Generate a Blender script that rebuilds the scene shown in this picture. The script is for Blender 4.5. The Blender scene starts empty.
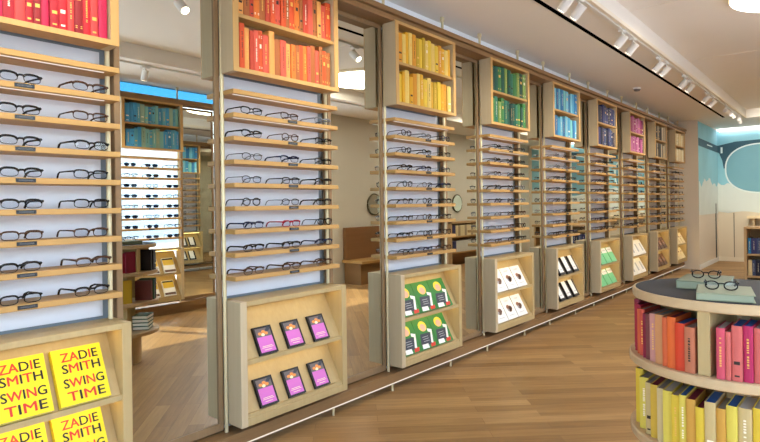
import bpy, bmesh, math, random
from mathutils import Matrix, Vector, Euler

sc = bpy.context.scene
COL = sc.collection
rnd = random.Random(7)
PI = math.pi

# ------------------------------------------------------------------ camera
FPX, TH, ROLL, SHY = 560.0, math.radians(40.129), 0.0145, 16.155
cam_d = bpy.data.cameras.new('camera'); cam = bpy.data.objects.new('camera', cam_d); COL.objects.link(cam)
cam_d.sensor_fit = 'HORIZONTAL'; cam_d.sensor_width = 36.0; cam_d.lens = FPX / 760 * 36
cam_d.shift_y = -SHY / 760; cam_d.clip_start = 0.05; cam_d.clip_end = 200
_F = Vector((-math.sin(TH), math.cos(TH), 0)); _R = Vector((math.cos(TH), math.sin(TH), 0)); _U = Vector((0, 0, 1))
_cx = _R * math.cos(ROLL) - _U * math.sin(ROLL); _cy = _R * math.sin(ROLL) + _U * math.cos(ROLL)
_m = Matrix((_cx, _cy, -_F)).transposed().to_4x4(); _m.translation = Vector((2.803, 0, 1.43))
cam.matrix_world = _m
sc.camera = cam

# ------------------------------------------------------------------ world, sun, exposure
sc.view_settings.view_transform = 'Standard'; sc.view_settings.look = 'None'
sc.view_settings.gamma = 1.0; sc.view_settings.use_curve_mapping = False
sc.view_settings.exposure = 0.5
world = bpy.data.worlds.new('world'); sc.world = world; world.use_nodes = True
_n = world.node_tree.nodes; _bg = _n['Background']
_sky = _n.new('ShaderNodeTexSky'); _sky.sky_type = 'NISHITA'; _sky.sun_disc = False
_sky.sun_elevation = math.radians(48); _sky.sun_rotation = math.radians(60); _sky.air_density = 1.0; _sky.dust_density = 1.2
world.node_tree.links.new(_sky.outputs[0], _bg.inputs[0]); _bg.inputs[1].default_value = 0.9
sun_d = bpy.data.lights.new('sun', 'SUN'); sun_d.energy = 5.0; sun_d.angle = math.radians(0.6); sun_d.color = (1, .93, .82)
sun = bpy.data.objects.new('sun', sun_d); COL.objects.link(sun)
sun.rotation_euler = Vector((-0.62, 0.25, -1.0)).to_track_quat('-Z', 'Y').to_euler(); sun.location = (9, 2, 9)
sc.cycles.max_bounces = 10; sc.cycles.diffuse_bounces = 5; sc.cycles.glossy_bounces = 6; sc.cycles.transparent_max_bounces = 24
sc.cycles.sample_clamp_indirect = 6.0
sc.cycles.caustics_reflective = False; sc.cycles.caustics_refractive = False

P_SPOT, P_LAMP, P_LED, P_FLOORLED, P_COVE = 28.0, 12.0, 8.0, .7, 8.0

# ------------------------------------------------------------------ materials
def lin(c):
    return tuple(((v / 255) / 12.92 if v / 255 <= .04045 else ((v / 255 + .055) / 1.055) ** 2.4) for v in c) + (1,)
MATS = {}
def mat(name, rgb, rough=.6, metal=0.0, var=0.0, scale=8.0, spec=.4):
    if name in MATS: return MATS[name]
    m = bpy.data.materials.new(name); m.use_nodes = True; MATS[name] = m
    nt = m.node_tree; b = nt.nodes['Principled BSDF']
    b.inputs['Roughness'].default_value = rough; b.inputs['Metallic'].default_value = metal
    b.inputs['Specular IOR Level'].default_value = spec
    c = lin(rgb)
    if var > 0:
        tc = nt.nodes.new('ShaderNodeTexCoord'); no = nt.nodes.new('ShaderNodeTexNoise'); no.inputs['Scale'].default_value = scale
        no.inputs['Detail'].default_value = 3
        mx = nt.nodes.new('ShaderNodeMix'); mx.data_type = 'RGBA'
        mx.inputs[6].default_value = tuple(v * (1 - var) for v in c[:3]) + (1,); mx.inputs[7].default_value = tuple(min(1, v * (1 + var)) for v in c[:3]) + (1,)
        nt.links.new(tc.outputs['Object'], no.inputs['Vector']); nt.links.new(no.outputs['Fac'], mx.inputs[0]); nt.links.new(mx.outputs[2], b.inputs['Base Color'])
    else:
        b.inputs['Base Color'].default_value = c
    return m
def wood(name, rgb_a, rgb_b, axis='Z', rough=.5, scale=1.0):
    """oak: fine grain streaks stretched along one axis of the object"""
    if name in MATS: return MATS[name]
    m = bpy.data.materials.new(name); m.use_nodes = True; MATS[name] = m
    nt = m.node_tree; b = nt.nodes['Principled BSDF']; L = nt.links.new
    b.inputs['Roughness'].default_value = rough; b.inputs['Specular IOR Level'].default_value = .3
    tc = nt.nodes.new('ShaderNodeTexCoord'); mp = nt.nodes.new('ShaderNodeMapping')
    s = {'X': (1.5, 45, 45), 'Y': (45, 1.5, 45), 'Z': (45, 45, 1.5)}[axis]
    mp.inputs['Scale'].default_value = tuple(v * scale for v in s)
    no = nt.nodes.new('ShaderNodeTexNoise'); no.inputs['Scale'].default_value = 1.0; no.inputs['Detail'].default_value = 5; no.inputs['Roughness'].default_value = .6
    no2 = nt.nodes.new('ShaderNodeTexNoise'); no2.inputs['Scale'].default_value = .12; no2.inputs['Detail'].default_value = 2
    ad = nt.nodes.new('ShaderNodeMath'); ad.operation = 'ADD'; ad.use_clamp = True
    h1 = nt.nodes.new('ShaderNodeMath'); h1.operation = 'MULTIPLY'; h1.inputs[1].default_value = .6
    h2 = nt.nodes.new('ShaderNodeMath'); h2.operation = 'MULTIPLY'; h2.inputs[1].default_value = .45
    cr = nt.nodes.new('ShaderNodeMix'); cr.data_type = 'RGBA'
    cr.inputs[6].default_value = lin(rgb_a); cr.inputs[7].default_value = lin(rgb_b)
    L(tc.outputs['Object'], mp.inputs['Vector']); L(mp.outputs[0], no.inputs['Vector']); L(mp.outputs[0], no2.inputs['Vector'])
    L(no.outputs['Fac'], h1.inputs[0]); L(no2.outputs['Fac'], h2.inputs[0]); L(h1.outputs[0], ad.inputs[0]); L(h2.outputs[0], ad.inputs[1])
    L(ad.outputs[0], cr.inputs[0]); L(cr.outputs[2], b.inputs['Base Color'])
    return m
def emit(name, rgb, strength):
    if name in MATS: return MATS[name]
    m = bpy.data.materials.new(name); m.use_nodes = True; MATS[name] = m
    nt = m.node_tree; nt.nodes.clear(); e = nt.nodes.new('ShaderNodeEmission'); o = nt.nodes.new('ShaderNodeOutputMaterial')
    e.inputs[0].default_value = lin(rgb); e.inputs[1].default_value = strength; nt.links.new(e.outputs[0], o.inputs[0])
    return m
def clear(name, tint, gloss):
    m = bpy.data.materials.new(name); m.use_nodes = True; MATS[name] = m
    nt = m.node_tree; nt.nodes.clear(); o = nt.nodes.new('ShaderNodeOutputMaterial')
    t = nt.nodes.new('ShaderNodeBsdfTransparent'); t.inputs[0].default_value = tint
    g = nt.nodes.new('ShaderNodeBsdfGlossy'); g.inputs['Roughness'].default_value = .02
    x = nt.nodes.new('ShaderNodeMixShader'); x.inputs[0].default_value = gloss
    nt.links.new(t.outputs[0], x.inputs[1]); nt.links.new(g.outputs[0], x.inputs[2]); nt.links.new(x.outputs[0], o.inputs[0])
    return m

def floor_mat():
    m = bpy.data.materials.new('oak_plank_floor'); m.use_nodes = True
    nt = m.node_tree; b = nt.nodes['Principled BSDF']; L = nt.links.new; N = nt.nodes.new
    tc = N('ShaderNodeTexCoord'); mp = N('ShaderNodeMapping'); mp.inputs['Rotation'].default_value = (0, 0, -math.radians(43))
    L(tc.outputs['Object'], mp.inputs['Vector'])
    br = N('ShaderNodeTexBrick'); br.offset = .37; br.offset_frequency = 2; br.squash = 1
    br.inputs['Color1'].default_value = (0, 0, 0, 1); br.inputs['Color2'].default_value = (1, 1, 1, 1); br.inputs['Mortar'].default_value = (.5, .5, .5, 1)
    br.inputs['Scale'].default_value = 1.0; br.inputs['Mortar Size'].default_value = .0012; br.inputs['Mortar Smooth'].default_value = .2
    br.inputs['Bias'].default_value = 0; br.inputs['Brick Width'].default_value = 1.1; br.inputs['Row Height'].default_value = .105
    L(mp.outputs[0], br.inputs['Vector'])
    cr = N('ShaderNodeValToRGB'); e = cr.color_ramp.elements
    e[0].position = 0; e[0].color = lin((144, 108, 66)); e[1].position = 1; e[1].color = lin((180, 142, 92))
    k = e.new(.35); k.color = lin((159, 121, 75)); k = e.new(.7); k.color = lin((168, 130, 83))
    L(br.outputs['Color'], cr.inputs[0])
    m2 = N('ShaderNodeMapping'); m2.inputs['Scale'].default_value = (2.2, 30, 1); L(mp.outputs[0], m2.inputs['Vector'])
    no = N('ShaderNodeTexNoise'); no.inputs['Scale'].default_value = 1; no.inputs['Detail'].default_value = 6; no.inputs['Roughness'].default_value = .65
    L(m2.outputs[0], no.inputs['Vector'])
    mr = N('ShaderNodeMapRange'); mr.inputs[1].default_value = .3; mr.inputs[2].default_value = .7; mr.inputs[3].default_value = .78; mr.inputs[4].default_value = 1.16
    L(no.outputs['Fac'], mr.inputs[0])
    mu = N('ShaderNodeMix'); mu.data_type = 'RGBA'; mu.blend_type = 'MULTIPLY'; mu.inputs[0].default_value = 1
    L(cr.outputs[0], mu.inputs[6]); L(mr.outputs[0], mu.inputs[7])
    dk = N('ShaderNodeMix'); dk.data_type = 'RGBA'; dk.inputs[7].default_value = lin((92, 60, 36))
    f = N('ShaderNodeMath'); f.operation = 'MULTIPLY'; f.inputs[1].default_value = .6
    L(br.outputs['Fac'], f.inputs[0]); L(f.outputs[0], dk.inputs[0]); L(mu.outputs[2], dk.inputs[6]); L(dk.outputs[2], b.inputs['Base Color'])
    b.inputs['Roughness'].default_value = .42; b.inputs['Specular IOR Level'].default_value = .35
    return m

OAK = wood('oak_vertical_grain', (168, 134, 94), (208, 176, 132), 'Z')
OAKY = wood('oak_lengthwise_grain', (164, 122, 66), (202, 160, 98), 'Y')
OAKP = wood('ambient_pale_oak', (182, 160, 126), (210, 190, 156), 'Z')  # cool ambient light on the side panels is put into this paler tone
OAKC = wood('cabinet_oak', (168, 141, 94), (200, 175, 126), 'Z')
OAKD = wood('beam_oak', (116, 85, 52), (156, 119, 78), 'Y')
OAKX = wood('table_oak', (176, 146, 108), (210, 182, 142), 'X')
BRASS = mat('brushed_brass', (216, 200, 160), .4, .3)
PANEL = mat('lavender_white_panel', (232, 230, 234), .55)
GREYP = mat('recess_shade_grey', (132, 138, 142), .7)
BLACK = mat('black_acetate', (16, 16, 19), .25)
DKGREY = mat('dark_linoleum', (34, 36, 41), .7, 0, .08, 30)
WHITE = mat('white_metal', (232, 232, 230), .4)
WALLW = mat('white_paint', (226, 226, 224), .8, 0, .015, 3)
CEILM = mat('ceiling_paint', (238, 235, 230), .85, 0, .015, 2)
BEIGE = mat('beige_paint', (212, 208, 196), .8, 0, .02, 2)
PAGES = mat('book_pages', (226, 220, 204), .8)
GLASS = clear('window_glass', (.96, .98, .97, 1), .05)
BLUEGLASS = clear('blue_tinted_glass', (.13, .30, .40, 1), .05)
DARKLENS = clear('dark_lens', (.10, .14, .20, 1), .04)
LENS = clear('lens_glass', (.93, .94, .96, 1), .015)
MIRROR = mat('mirror_silver', (222, 224, 216), .0, 1.0)
LEDW = emit('warm_led', (255, 224, 146), P_LED)
LEDN = emit('neutral_led', (255, 240, 222), P_FLOORLED)
LEDC = emit('cool_led', (255, 250, 250), P_COVE)
LAMPM = emit('lamp_diffuser', (255, 244, 226), P_LAMP)
SPOTM = emit('spot_lens', (255, 240, 215), 8.0)

# ------------------------------------------------------------------ mesh helpers
class MB:
    def __init__(s): s.v = []; s.f = []; s.m = []
    def add(s, vs, fs, mi=0, M=None):
        o = len(s.v)
        s.v += [tuple(M @ Vector(p)) if M is not None else tuple(p) for p in vs]
        s.f += [tuple(i + o for i in f) for f in fs]; s.m += [mi] * len(fs)
    def box(s, a, b, mi=0, M=None, bev=0.0):
        x0, y0, z0 = (min(a[i], b[i]) for i in range(3)); x1, y1, z1 = (max(a[i], b[i]) for i in range(3))
        bev = min(bev, (x1 - x0) * .45, (y1 - y0) * .45, (z1 - z0) * .45)
        if bev <= 0:
            vs = [(x0, y0, z0), (x1, y0, z0), (x1, y1, z0), (x0, y1, z0), (x0, y0, z1), (x1, y0, z1), (x1, y1, z1), (x0, y1, z1)]
            fs = [(3, 2, 1, 0), (4, 5, 6, 7), (0, 1, 5, 4), (1, 2, 6, 5), (2, 3, 7, 6), (3, 0, 4, 7)]
            s.add(vs, fs, mi, M); return
        bm = bmesh.new(); bmesh.ops.create_cube(bm, size=1)
        for v in bm.verts: v.co = Vector(((x0 + x1) / 2 + v.co.x * (x1 - x0), (y0 + y1) / 2 + v.co.y * (y1 - y0), (z0 + z1) / 2 + v.co.z * (z1 - z0)))
        bmesh.ops.bevel(bm, geom=bm.edges[:], offset=bev, segments=1, affect='EDGES', profile=.5)
        bm.verts.index_update()
        s.add([v.co[:] for v in bm.verts], [tuple(v.index for v in f.verts) for f in bm.faces], mi, M); bm.free()
    def tube(s, pts, r, n=6, mi=0, M=None, closed=False, caps=True):
        pts = [Vector(p) for p in pts]; k = len(pts); rings = []
        up = Vector((0, 0, 1)); vs = []
        for i, p in enumerate(pts):
            a = pts[(i - 1) % k] if (closed or i > 0) else p; b = pts[(i + 1) % k] if (closed or i < k - 1) else p
            t = (b - a).normalized(); u = t.cross(up)
            if u.length < 1e-3: u = t.cross(Vector((0, 1, 0)))
            u.normalize(); w = u.cross(t).normalized(); rr = r[i] if isinstance(r, (list, tuple)) else r
            vs += [tuple(p + (u * math.cos(2 * PI * j / n) + w * math.sin(2 * PI * j / n)) * rr) for j in range(n)]
        fs = []
        for i in range(k if closed else k - 1):
            i2 = (i + 1) % k
            for j in range(n):
                j2 = (j + 1) % n; fs.append((i * n + j, i * n + j2, i2 * n + j2, i2 * n + j))
        if not closed and caps: fs += [tuple(range(n))[::-1], tuple((k - 1) * n + j for j in range(n))]
        s.add(vs, fs, mi, M)
    def cyl(s, c, r, z0, z1, n=24, mi=0, M=None, r2=None):
        r2 = r if r2 is None else r2
        vs = [(c[0] + r * math.cos(2 * PI * j / n), c[1] + r * math.sin(2 * PI * j / n), z0) for j in range(n)] + [(c[0] + r2 * math.cos(2 * PI * j / n), c[1] + r2 * math.sin(2 * PI * j / n), z1) for j in range(n)]
        fs = [(j, (j + 1) % n, n + (j + 1) % n, n + j) for j in range(n)] + [tuple(range(n))[::-1], tuple(range(n, 2 * n))]
        s.add(vs, fs, mi, M)
    def poly(s, outline, d, mi=0, M=None):
        """extrude a planar outline (list of 3D points) along vector d"""
        n = len(outline); d = Vector(d)
        vs = [tuple(p) for p in outline] + [tuple(Vector(p) + d) for p in outline]
        fs = [tuple(range(n)), tuple(range(n, 2 * n))[::-1]] + [((j + 1) % n, j, n + j, n + (j + 1) % n) for j in range(n)]
        s.add(vs, fs, mi, M)
    def mesh(s, name, mats, smooth=False):
        me = bpy.data.meshes.new(name); me.from_pydata(s.v, [], s.f)
        for m in (mats if isinstance(mats, (list, tuple)) else [mats]): me.materials.append(m)
        me.polygons.foreach_set('material_index', s.m)
        bm = bmesh.new(); bm.from_mesh(me); bmesh.ops.recalc_face_normals(bm, faces=bm.faces); bm.to_mesh(me); bm.free()
        if smooth: me.polygons.foreach_set('use_smooth', [True] * len(me.polygons))
        me.update(); return me
    def build(s, name, mats, parent=None, loc=None, rot=None, smooth=False):
        return put(name, s.mesh(name, mats, smooth), parent, loc, rot)
def put(name, me, parent=None, loc=None, rot=None):
    o = bpy.data.objects.new(name, me); COL.objects.link(o)
    if parent is not None: o.parent = parent
    if loc is not None: o.location = loc
    if rot is not None: o.rotation_euler = rot
    return o
def tag(o, label=None, cat=None, group=None, kind=None):
    if label: o['label'] = label
    if cat: o['category'] = cat
    if group: o['group'] = group
    if kind: o['kind'] = kind
    return o
def thing(name, label, cat, loc=(0, 0, 0), rot=(0, 0, 0), group=None):
    o = bpy.data.objects.new(name, None); COL.objects.link(o); o.empty_display_size = .1
    o.location = loc; o.rotation_euler = rot
    return tag(o, label, cat, group)
def bx(name, a, b, m, parent=None, bev=0.0, kind=None):
    k = MB(); k.box(a, b, bev=bev); o = k.build(name, m, parent)
    if kind: o['kind'] = kind
    return o
def struct(name, boxes, m):
    k = MB()
    for a, b in boxes: k.box(a, b)
    o = k.build(name, m); o['kind'] = 'structure'; return o
CACHE = {}
def cached(key, fn):
    if key not in CACHE: CACHE[key] = fn()
    return CACHE[key]
ORD = ['first', 'second', 'third', 'fourth', 'fifth', 'sixth', 'seventh', 'eighth', 'ninth', 'tenth', 'eleventh', 'twelfth', 'thirteenth', 'fourteenth', 'fifteenth', 'sixteenth', 'seventeenth', 'eighteenth', 'nineteenth', 'twentieth', 'twenty-first', 'twenty-second', 'twenty-third', 'twenty-fourth']

# ------------------------------------------------------------------ layout
W, PERIOD = .836, 1.456
def LB(k): return 1.862 + PERIOD * (k - 2) - (.015 if k == 1 else 0)
def PY(k): return min(.045, .004 + .0085 * max(0, k - 1)) if k < 10 else .003      # where the left pole stands in bay k
ROOM_X, Y0, YE, YM = 4.4, -2.6, 13.05, 15.2
ZS, ZC, SX = 3.08, 3.25, 1.19           # soffit and main ceiling

# ------------------------------------------------------------------ room shell
fl = struct('floor', [((-.1, Y0 - .1, -.1), (ROOM_X + .1, YM + .1, 0))], floor_mat())
struct('wall_left', [((-.15, Y0, 0), (-.052, YE, ZS + .3))], mat('wall_paint_cool', (244, 247, 250), .8, 0, .02, 2))
struct('wall_return', [((-.052, YE, 0), (.39, YM, ZS))], mat('pillar_paint', (214, 202, 186), .8, 0, .02, 2))
struct('wall_back', [((-.1, YM, 0), (ROOM_X + .1, YM + .1, ZC + .1))], mat('cream_panel_paint', (214, 202, 180), .7, 0, .02, 3))
struct('wall_front', [((-.1, Y0 - .1, 0), (ROOM_X + .1, Y0, .12)), ((-.1, Y0 - .1, 3.0), (ROOM_X + .1, Y0, ZC + .1)), ((-.1, Y0 - .1, .12), (.2, Y0, 3.0)), ((4.3, Y0 - .1, .12), (ROOM_X + .1, Y0, 3.0))], BEIGE)
WY1 = 6.75                      # the shop window ends here
struct('wall_right', [((ROOM_X, WY1, 0), (ROOM_X + .1, YM, ZC)), ((ROOM_X, Y0, 0), (ROOM_X + .1, WY1, .12)), ((ROOM_X, Y0, 3.2), (ROOM_X + .1, WY1, ZC)),
                       ((ROOM_X, Y0, .12), (ROOM_X + .1, -1.2, 3.2))], BEIGE)
struct('ceiling', [((SX, Y0, ZC), (3.3, 13.4, ZC + .1)),
                   ((-.13, Y0, ZS), (SX, YM, ZC + .1)), ((3.3, Y0, ZS), (ROOM_X + .1, YM, ZC + .1)), ((SX, 13.4, ZS), (3.3, YM, ZC + .1))], CEILM)
struct('trim_1', [((.84, Y0, ZS - .004), (.88, 13.0, ZS))], mat('slot_black', (3, 3, 3), 1.0, spec=0.0))
struct('trim_2', [((SX - .025, Y0, ZS - .01), (SX + .005, 13.4, ZS)), ((SX, Y0, ZS), (SX + .005, 13.4, ZS + .025))], mat('soffit_edge_white', (236, 228, 212), .6))
struct('trim_3', [((SX + .002, y, ZC - .004), (3.3, y + .02, ZC)) for y in (1.2, 4.62, 5.65, 8.2)], mat('ceiling_seam', (238, 234, 226), .7))
struct('baseboard_return', [((.39, YE, 0), (.402, YM, .1))], WALLW)
struct('baseboard_back', [((.402, YM - .015, 0), (ROOM_X, YM, .1))], mat('cream_base', (222, 212, 192), .6))
struct('trim_4', [((.0, LB(0) - 1, 2.82), (.17, YE, 2.85)), ((.0, LB(0) - 1, 2.85), (.155, YE, 2.868)), ((.0, LB(0) - 1, 2.868), (.185, YE, 2.905))], OAKD)
struct('trim_5', [((.43, YM - .09, 3.035), (3.3, YM - .03, 3.05))], LEDC)
# window: glazing with mullions between the street and the room
for i, (a, b) in enumerate([(-1.2, .9), (.9, 2.9), (2.9, 4.9), (4.9, WY1)]):
    w = MB()
    for q in (((ROOM_X + .02, a, .12), (ROOM_X + .08, a + .035, 3.2)), ((ROOM_X + .02, b - .035, .12), (ROOM_X + .08, b, 3.2)),
              ((ROOM_X + .02, a, .12), (ROOM_X + .08, b, .17)), ((ROOM_X + .02, a, 3.15), (ROOM_X + .08, b, 3.2)), ((ROOM_X + .02, a, 2.86), (ROOM_X + .08, b, 2.92))): w.box(*q)
    wo = w.build('window_%d' % (i + 1), mat('window_frame_dark', (48, 50, 54), .5)); wo['kind'] = 'structure'
    g = bx('window_pane', (ROOM_X + .047, a + .035, .17), (ROOM_X + .053, b - .035, 2.86), GLASS, wo); g2 = bx('window_pane', (ROOM_X + .047, a + .035, 2.92), (ROOM_X + .053, b - .035, 3.15), BLUEGLASS, wo); g2['kind'] = 'structure'; g['kind'] = 'structure'
for i, (a, b) in enumerate([(.2, 1.6), (1.6, 2.95), (2.95, 4.3)]):
    w = MB()
    for q in (((a, Y0 - .08, .12), (a + .03, Y0 - .02, 3.0)), ((b - .03, Y0 - .08, .12), (b, Y0 - .02, 3.0)), ((a + .03, Y0 - .08, .12), (b - .03, Y0 - .02, .17)), ((a + .03, Y0 - .08, 2.95), (b - .03, Y0 - .02, 3.0))): w.box(*q)
    wo = w.build('window_%d' % (i + 5), mat('window_frame_dark', (48, 50, 54), .5)); wo['kind'] = 'structure'
    g = bx('window_pane', (a + .03, Y0 - .053, .17), (b - .03, Y0 - .047, 2.95), GLASS, wo); g['kind'] = 'structure'
struct('ground_outside', [((ROOM_X + .1, -40, -.15), (60, 40, -.05)), ((-40, -40, -.15), (ROOM_X + .1, Y0 - .1, -.05))], mat('street_concrete', (222, 220, 216), .9, 0, .1, 1))
struct('wall_outside', [((22, -20, -.05), (23, 40, 4.2))], mat('far_facade', (226, 226, 222), .9, 0, .1, .6))
pl = bpy.data.lights.new('window_portal', 'AREA'); pl.shape = 'RECTANGLE'; pl.size = 3.1; pl.size_y = 8.0; pl.cycles.is_portal = True
po = bpy.data.objects.new('window_portal', pl); COL.objects.link(po); po.location = (ROOM_X + .12, 2.8, 1.65)
po.rotation_euler = (0, math.radians(90), 0)
pl2 = bpy.data.lights.new('front_portal', 'AREA'); pl2.shape = 'RECTANGLE'; pl2.size = 4.1; pl2.size_y = 2.9; pl2.cycles.is_portal = True
po2 = bpy.data.objects.new('front_portal', pl2); COL.objects.link(po2); po2.location = (2.25, Y0 - .12, 1.55)
po2.rotation_euler = (math.radians(90), 0, 0)

# ------------------------------------------------------------------ mirrors
def mirror(y0, y1, label, x=0.0, flip=1):
    t = thing('wall_mirror', label, 'mirror', (x, y0, .15), (0, 0, 0 if flip > 0 else PI), 'tall oak framed mirrors between the bays')
    w = y1 - y0; h = 2.67
    if flip < 0: t.location = (x, y1, .15)
    f = MB(); s = .032
    f.box((-.025, 0, 0), (.034, s, h), bev=.003); f.box((-.025, w - s, 0), (.034, w, h), bev=.003)
    f.box((-.025, s, 0), (.034, w - s, .045), bev=.003); f.box((-.025, s, h - .03), (.034, w - s, h), bev=.003)
    f.build('frame', wood('mirror_frame_oak', (122, 94, 64), (160, 130, 94), 'Z'), t)
    bx('mirror_glass', (.015, s - .005, .04), (.023, w - s + .005, h - .025), MIRROR, t)
    return t

# ------------------------------------------------------------------ books
def book_mesh(w, h, d, cover, spine_style, tint, pages=None):
    """upright book: spine towards +x, thickness along y, base at z 0; materials cover, pages, print"""
    b = MB(); t = .0022
    b.box((-d, -w / 2, 0), (-.003, -w / 2 + t, h), 0); b.box((-d, w / 2 - t, 0), (-.003, w / 2, h), 0)
    n = 5; sp = []
    for i in range(n + 1):
        a = -PI / 2 + PI * i / n; sp.append((-.004 + .004 * math.cos(a), w / 2 * math.sin(a)))
    vs = [(x, y, z) for z in (0, h) for x, y in sp]; k = n + 1
    b.add(vs, [(i, i + 1, k + i + 1, k + i) for i in range(n)] + [tuple(range(k))[::-1], tuple(range(k, 2 * k))], 0)
    b.box((-d + .004, -w / 2 + t, .003), (-.004, w / 2 - t, h - .003), 1)
    r = random.Random(int(w * 1e5) + int(h * 1e4) + spine_style * 77)
    if spine_style == 1:
        z = h * .25
        while z < h * .8:
            g = r.uniform(.003, .007); b.box((-.0005, -min(w * .11, .0036), z), (.0004, min(w * .11, .0036), z + g), 2); z += g + r.uniform(.002, .004) + (.007 if r.random() < .15 else 0)
    elif spine_style == 2:
        for z in (.1, .13, .82, .86): b.box((-.002, -w * .38, h * z), (-.0003, w * .38, h * z + .004), 2)
        b.box((-.0015, -w * .22, h * .58), (.0003, w * .22, h * .68), 2)
    elif spine_style == 3:
        b.box((-.0012, -w * .28, h * .3), (.0003, w * .28, h * .36), 2); b.box((-.0012, -w * .24, h * .08), (.0003, w * .24, h * .11), 2)
    return b.mesh('book', [cover, pages or PAGES, tint])
GOLD = mat('gold_print', (226, 176, 84), .4, .2); CREAMP = mat('cream_print', (240, 226, 200), .6); DARKP = mat('dark_print', (52, 40, 30), .6)
PRINTS = [GOLD, GOLD, DARKP, CREAMP]
def cname(n): return n
def colour(rgb, words):
    return (mat('book_cloth_' + words.replace(' ', '_'), tuple(v * .92 for v in rgb), .6, 0, .06, 40), words)
PAL = {
 'red': [colour((206, 34, 44), 'bright red'), colour((176, 26, 40), 'crimson'), colour((214, 66, 62), 'coral red'), colour((198, 30, 74), 'raspberry red'), colour((150, 28, 34), 'dark red')],
 'orange': [colour((224, 84, 34), 'burnt orange'), colour((236, 122, 40), 'orange'), colour((200, 66, 40), 'rust red'), colour((238, 164, 84), 'pale orange'), colour((176, 98, 44), 'brown orange'), colour((226, 90, 66), 'salmon orange')],
 'yellow': [colour((238, 176, 28), 'golden yellow'), colour((240, 200, 56), 'lemon yellow'), colour((232, 156, 34), 'amber yellow'), colour((242, 206, 108), 'pale yellow'), colour((206, 166, 38), 'mustard yellow')],
 'green': [colour((22, 92, 76), 'dark green'), colour((64, 132, 70), 'grass green'), colour((24, 74, 66), 'deep teal green'), colour((128, 158, 80), 'lime green'), colour((44, 120, 96), 'sea green')],
 'light blue': [colour((70, 160, 206), 'sky blue'), colour((42, 124, 182), 'mid blue'), colour((120, 192, 216), 'pale blue'), colour((36, 108, 160), 'steel blue'), colour((128, 204, 204), 'aqua')],
 'navy': [colour((40, 48, 92), 'navy blue'), colour((58, 60, 112), 'indigo'), colour((70, 84, 126), 'slate blue'), colour((34, 36, 62), 'midnight blue')],
 'magenta': [colour((158, 44, 106), 'magenta'), colour((176, 84, 140), 'mauve pink'), colour((128, 40, 92), 'plum'), colour((196, 108, 160), 'orchid pink')],
 'grey': [colour((84, 72, 60), 'taupe'), colour((58, 52, 48), 'charcoal'), colour((178, 160, 132), 'stone'), colour((206, 190, 160), 'beige')],
 'cream': [colour((240, 224, 180), 'cream'), colour((232, 208, 156), 'buttery cream'), colour((246, 236, 208), 'ivory')],
 'teal': [colour((96, 172, 196), 'teal blue'), colour((62, 140, 184), 'ocean blue'), colour((132, 190, 182), 'sage teal'), colour((70, 160, 212), 'azure'), colour((156, 182, 158), 'sage green')],
}
def place_book(name, parent_M, p, rotz, w, h, d, cover, style, tint, label, cat, group, lean=0.0, pages=None):
    me = cached(('bk', round(w, 4), round(h, 3), round(d, 3), cover.name, style, tint.name, (pages or PAGES).name), lambda: book_mesh(w, h, d, cover, style, tint, pages))
    q = parent_M @ Vector(p)
    o = put(name, me, None, q, (lean, 0, rotz)); tag(o, label, cat, group); return o

# ------------------------------------------------------------------ eyeglasses
def lens_outline(cx, w, h, z0, p, n=18):
    out = []
    for i in range(n):
        a = 2 * PI * i / n; c, s_ = math.cos(a), math.sin(a)
        x = abs(c) ** (2 / p) * (1 if c >= 0 else -1) * w / 2; z = abs(s_) ** (2 / p) * (1 if s_ >= 0 else -1) * h / 2
        out.append((cx + x, 0, z0 + h / 2 + z))
    return out
GSTY = {'rectangular': (.067, .036, 3.2, .0042, .0022), 'browline': (.067, .036, 2.7, .0052, .0016), 'round': (.058, .042, 2.1, .0034, .0034), 'wire': (.065, .037, 2.4, .0026, .0020)}
def glasses_geo(style):
    w, h, p, rt, rb = GSTY[style]; z0 = .003; bw = .024
    F, TL, TR, LL, LR = MB(), MB(), MB(), MB(), MB()
    for sx, lb in ((-1, LL), (1, LR)):
        ol = lens_outline(sx * (w / 2 + bw / 2), w, h, z0, p)
        rad = [rt if q[2] > z0 + h * .55 else rb for q in ol]
        F.tube(ol, rad, 5, closed=True)
        lb.poly([(x, .0006, z) for x, y, z in ol], (0, -.0012, 0))
    zb = z0 + h * .68
    F.tube([(-bw / 2 - .002, 0, zb), (-bw * .25, -.003, zb + .004), (bw * .25, -.003, zb + .004), (bw / 2 + .002, 0, zb)], rt * .9, 5)
    xe = w + bw / 2
    for sx, tb in ((-1, TL), (1, TR)):
        F.tube([(sx * (xe - .004), 0, z0 + h * .8), (sx * (xe + .005), .001, z0 + h * .82)], rt * 1.1, 5)
        tb.tube([(sx * (xe + .005), .001, z0 + h * .82), (sx * (xe + .004), .05, z0 + h * .84), (sx * (xe + .001), .108, z0 + h * .82), (sx * (xe - .003), .128, z0 + h * .6), (sx * (xe - .006), .142, .004)], [rt, rt * .85, rt * .85, rt, rt], 5)
    return F, TL, TR, LL, LR
GCOL = [(BLACK, 'black'), (mat('tortoise_acetate', (72, 44, 26), .25, 0, .5, 90), 'dark tortoise'), (mat('navy_acetate', (26, 36, 66), .25), 'navy'), (mat('red_acetate', (168, 34, 52), .25), 'red'), (mat('grey_crystal', (120, 122, 128), .2), 'clear grey')]
SHP = {'rectangular': 'rectangular', 'browline': 'browline', 'round': 'round', 'wire': 'thin-rimmed'}
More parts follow.
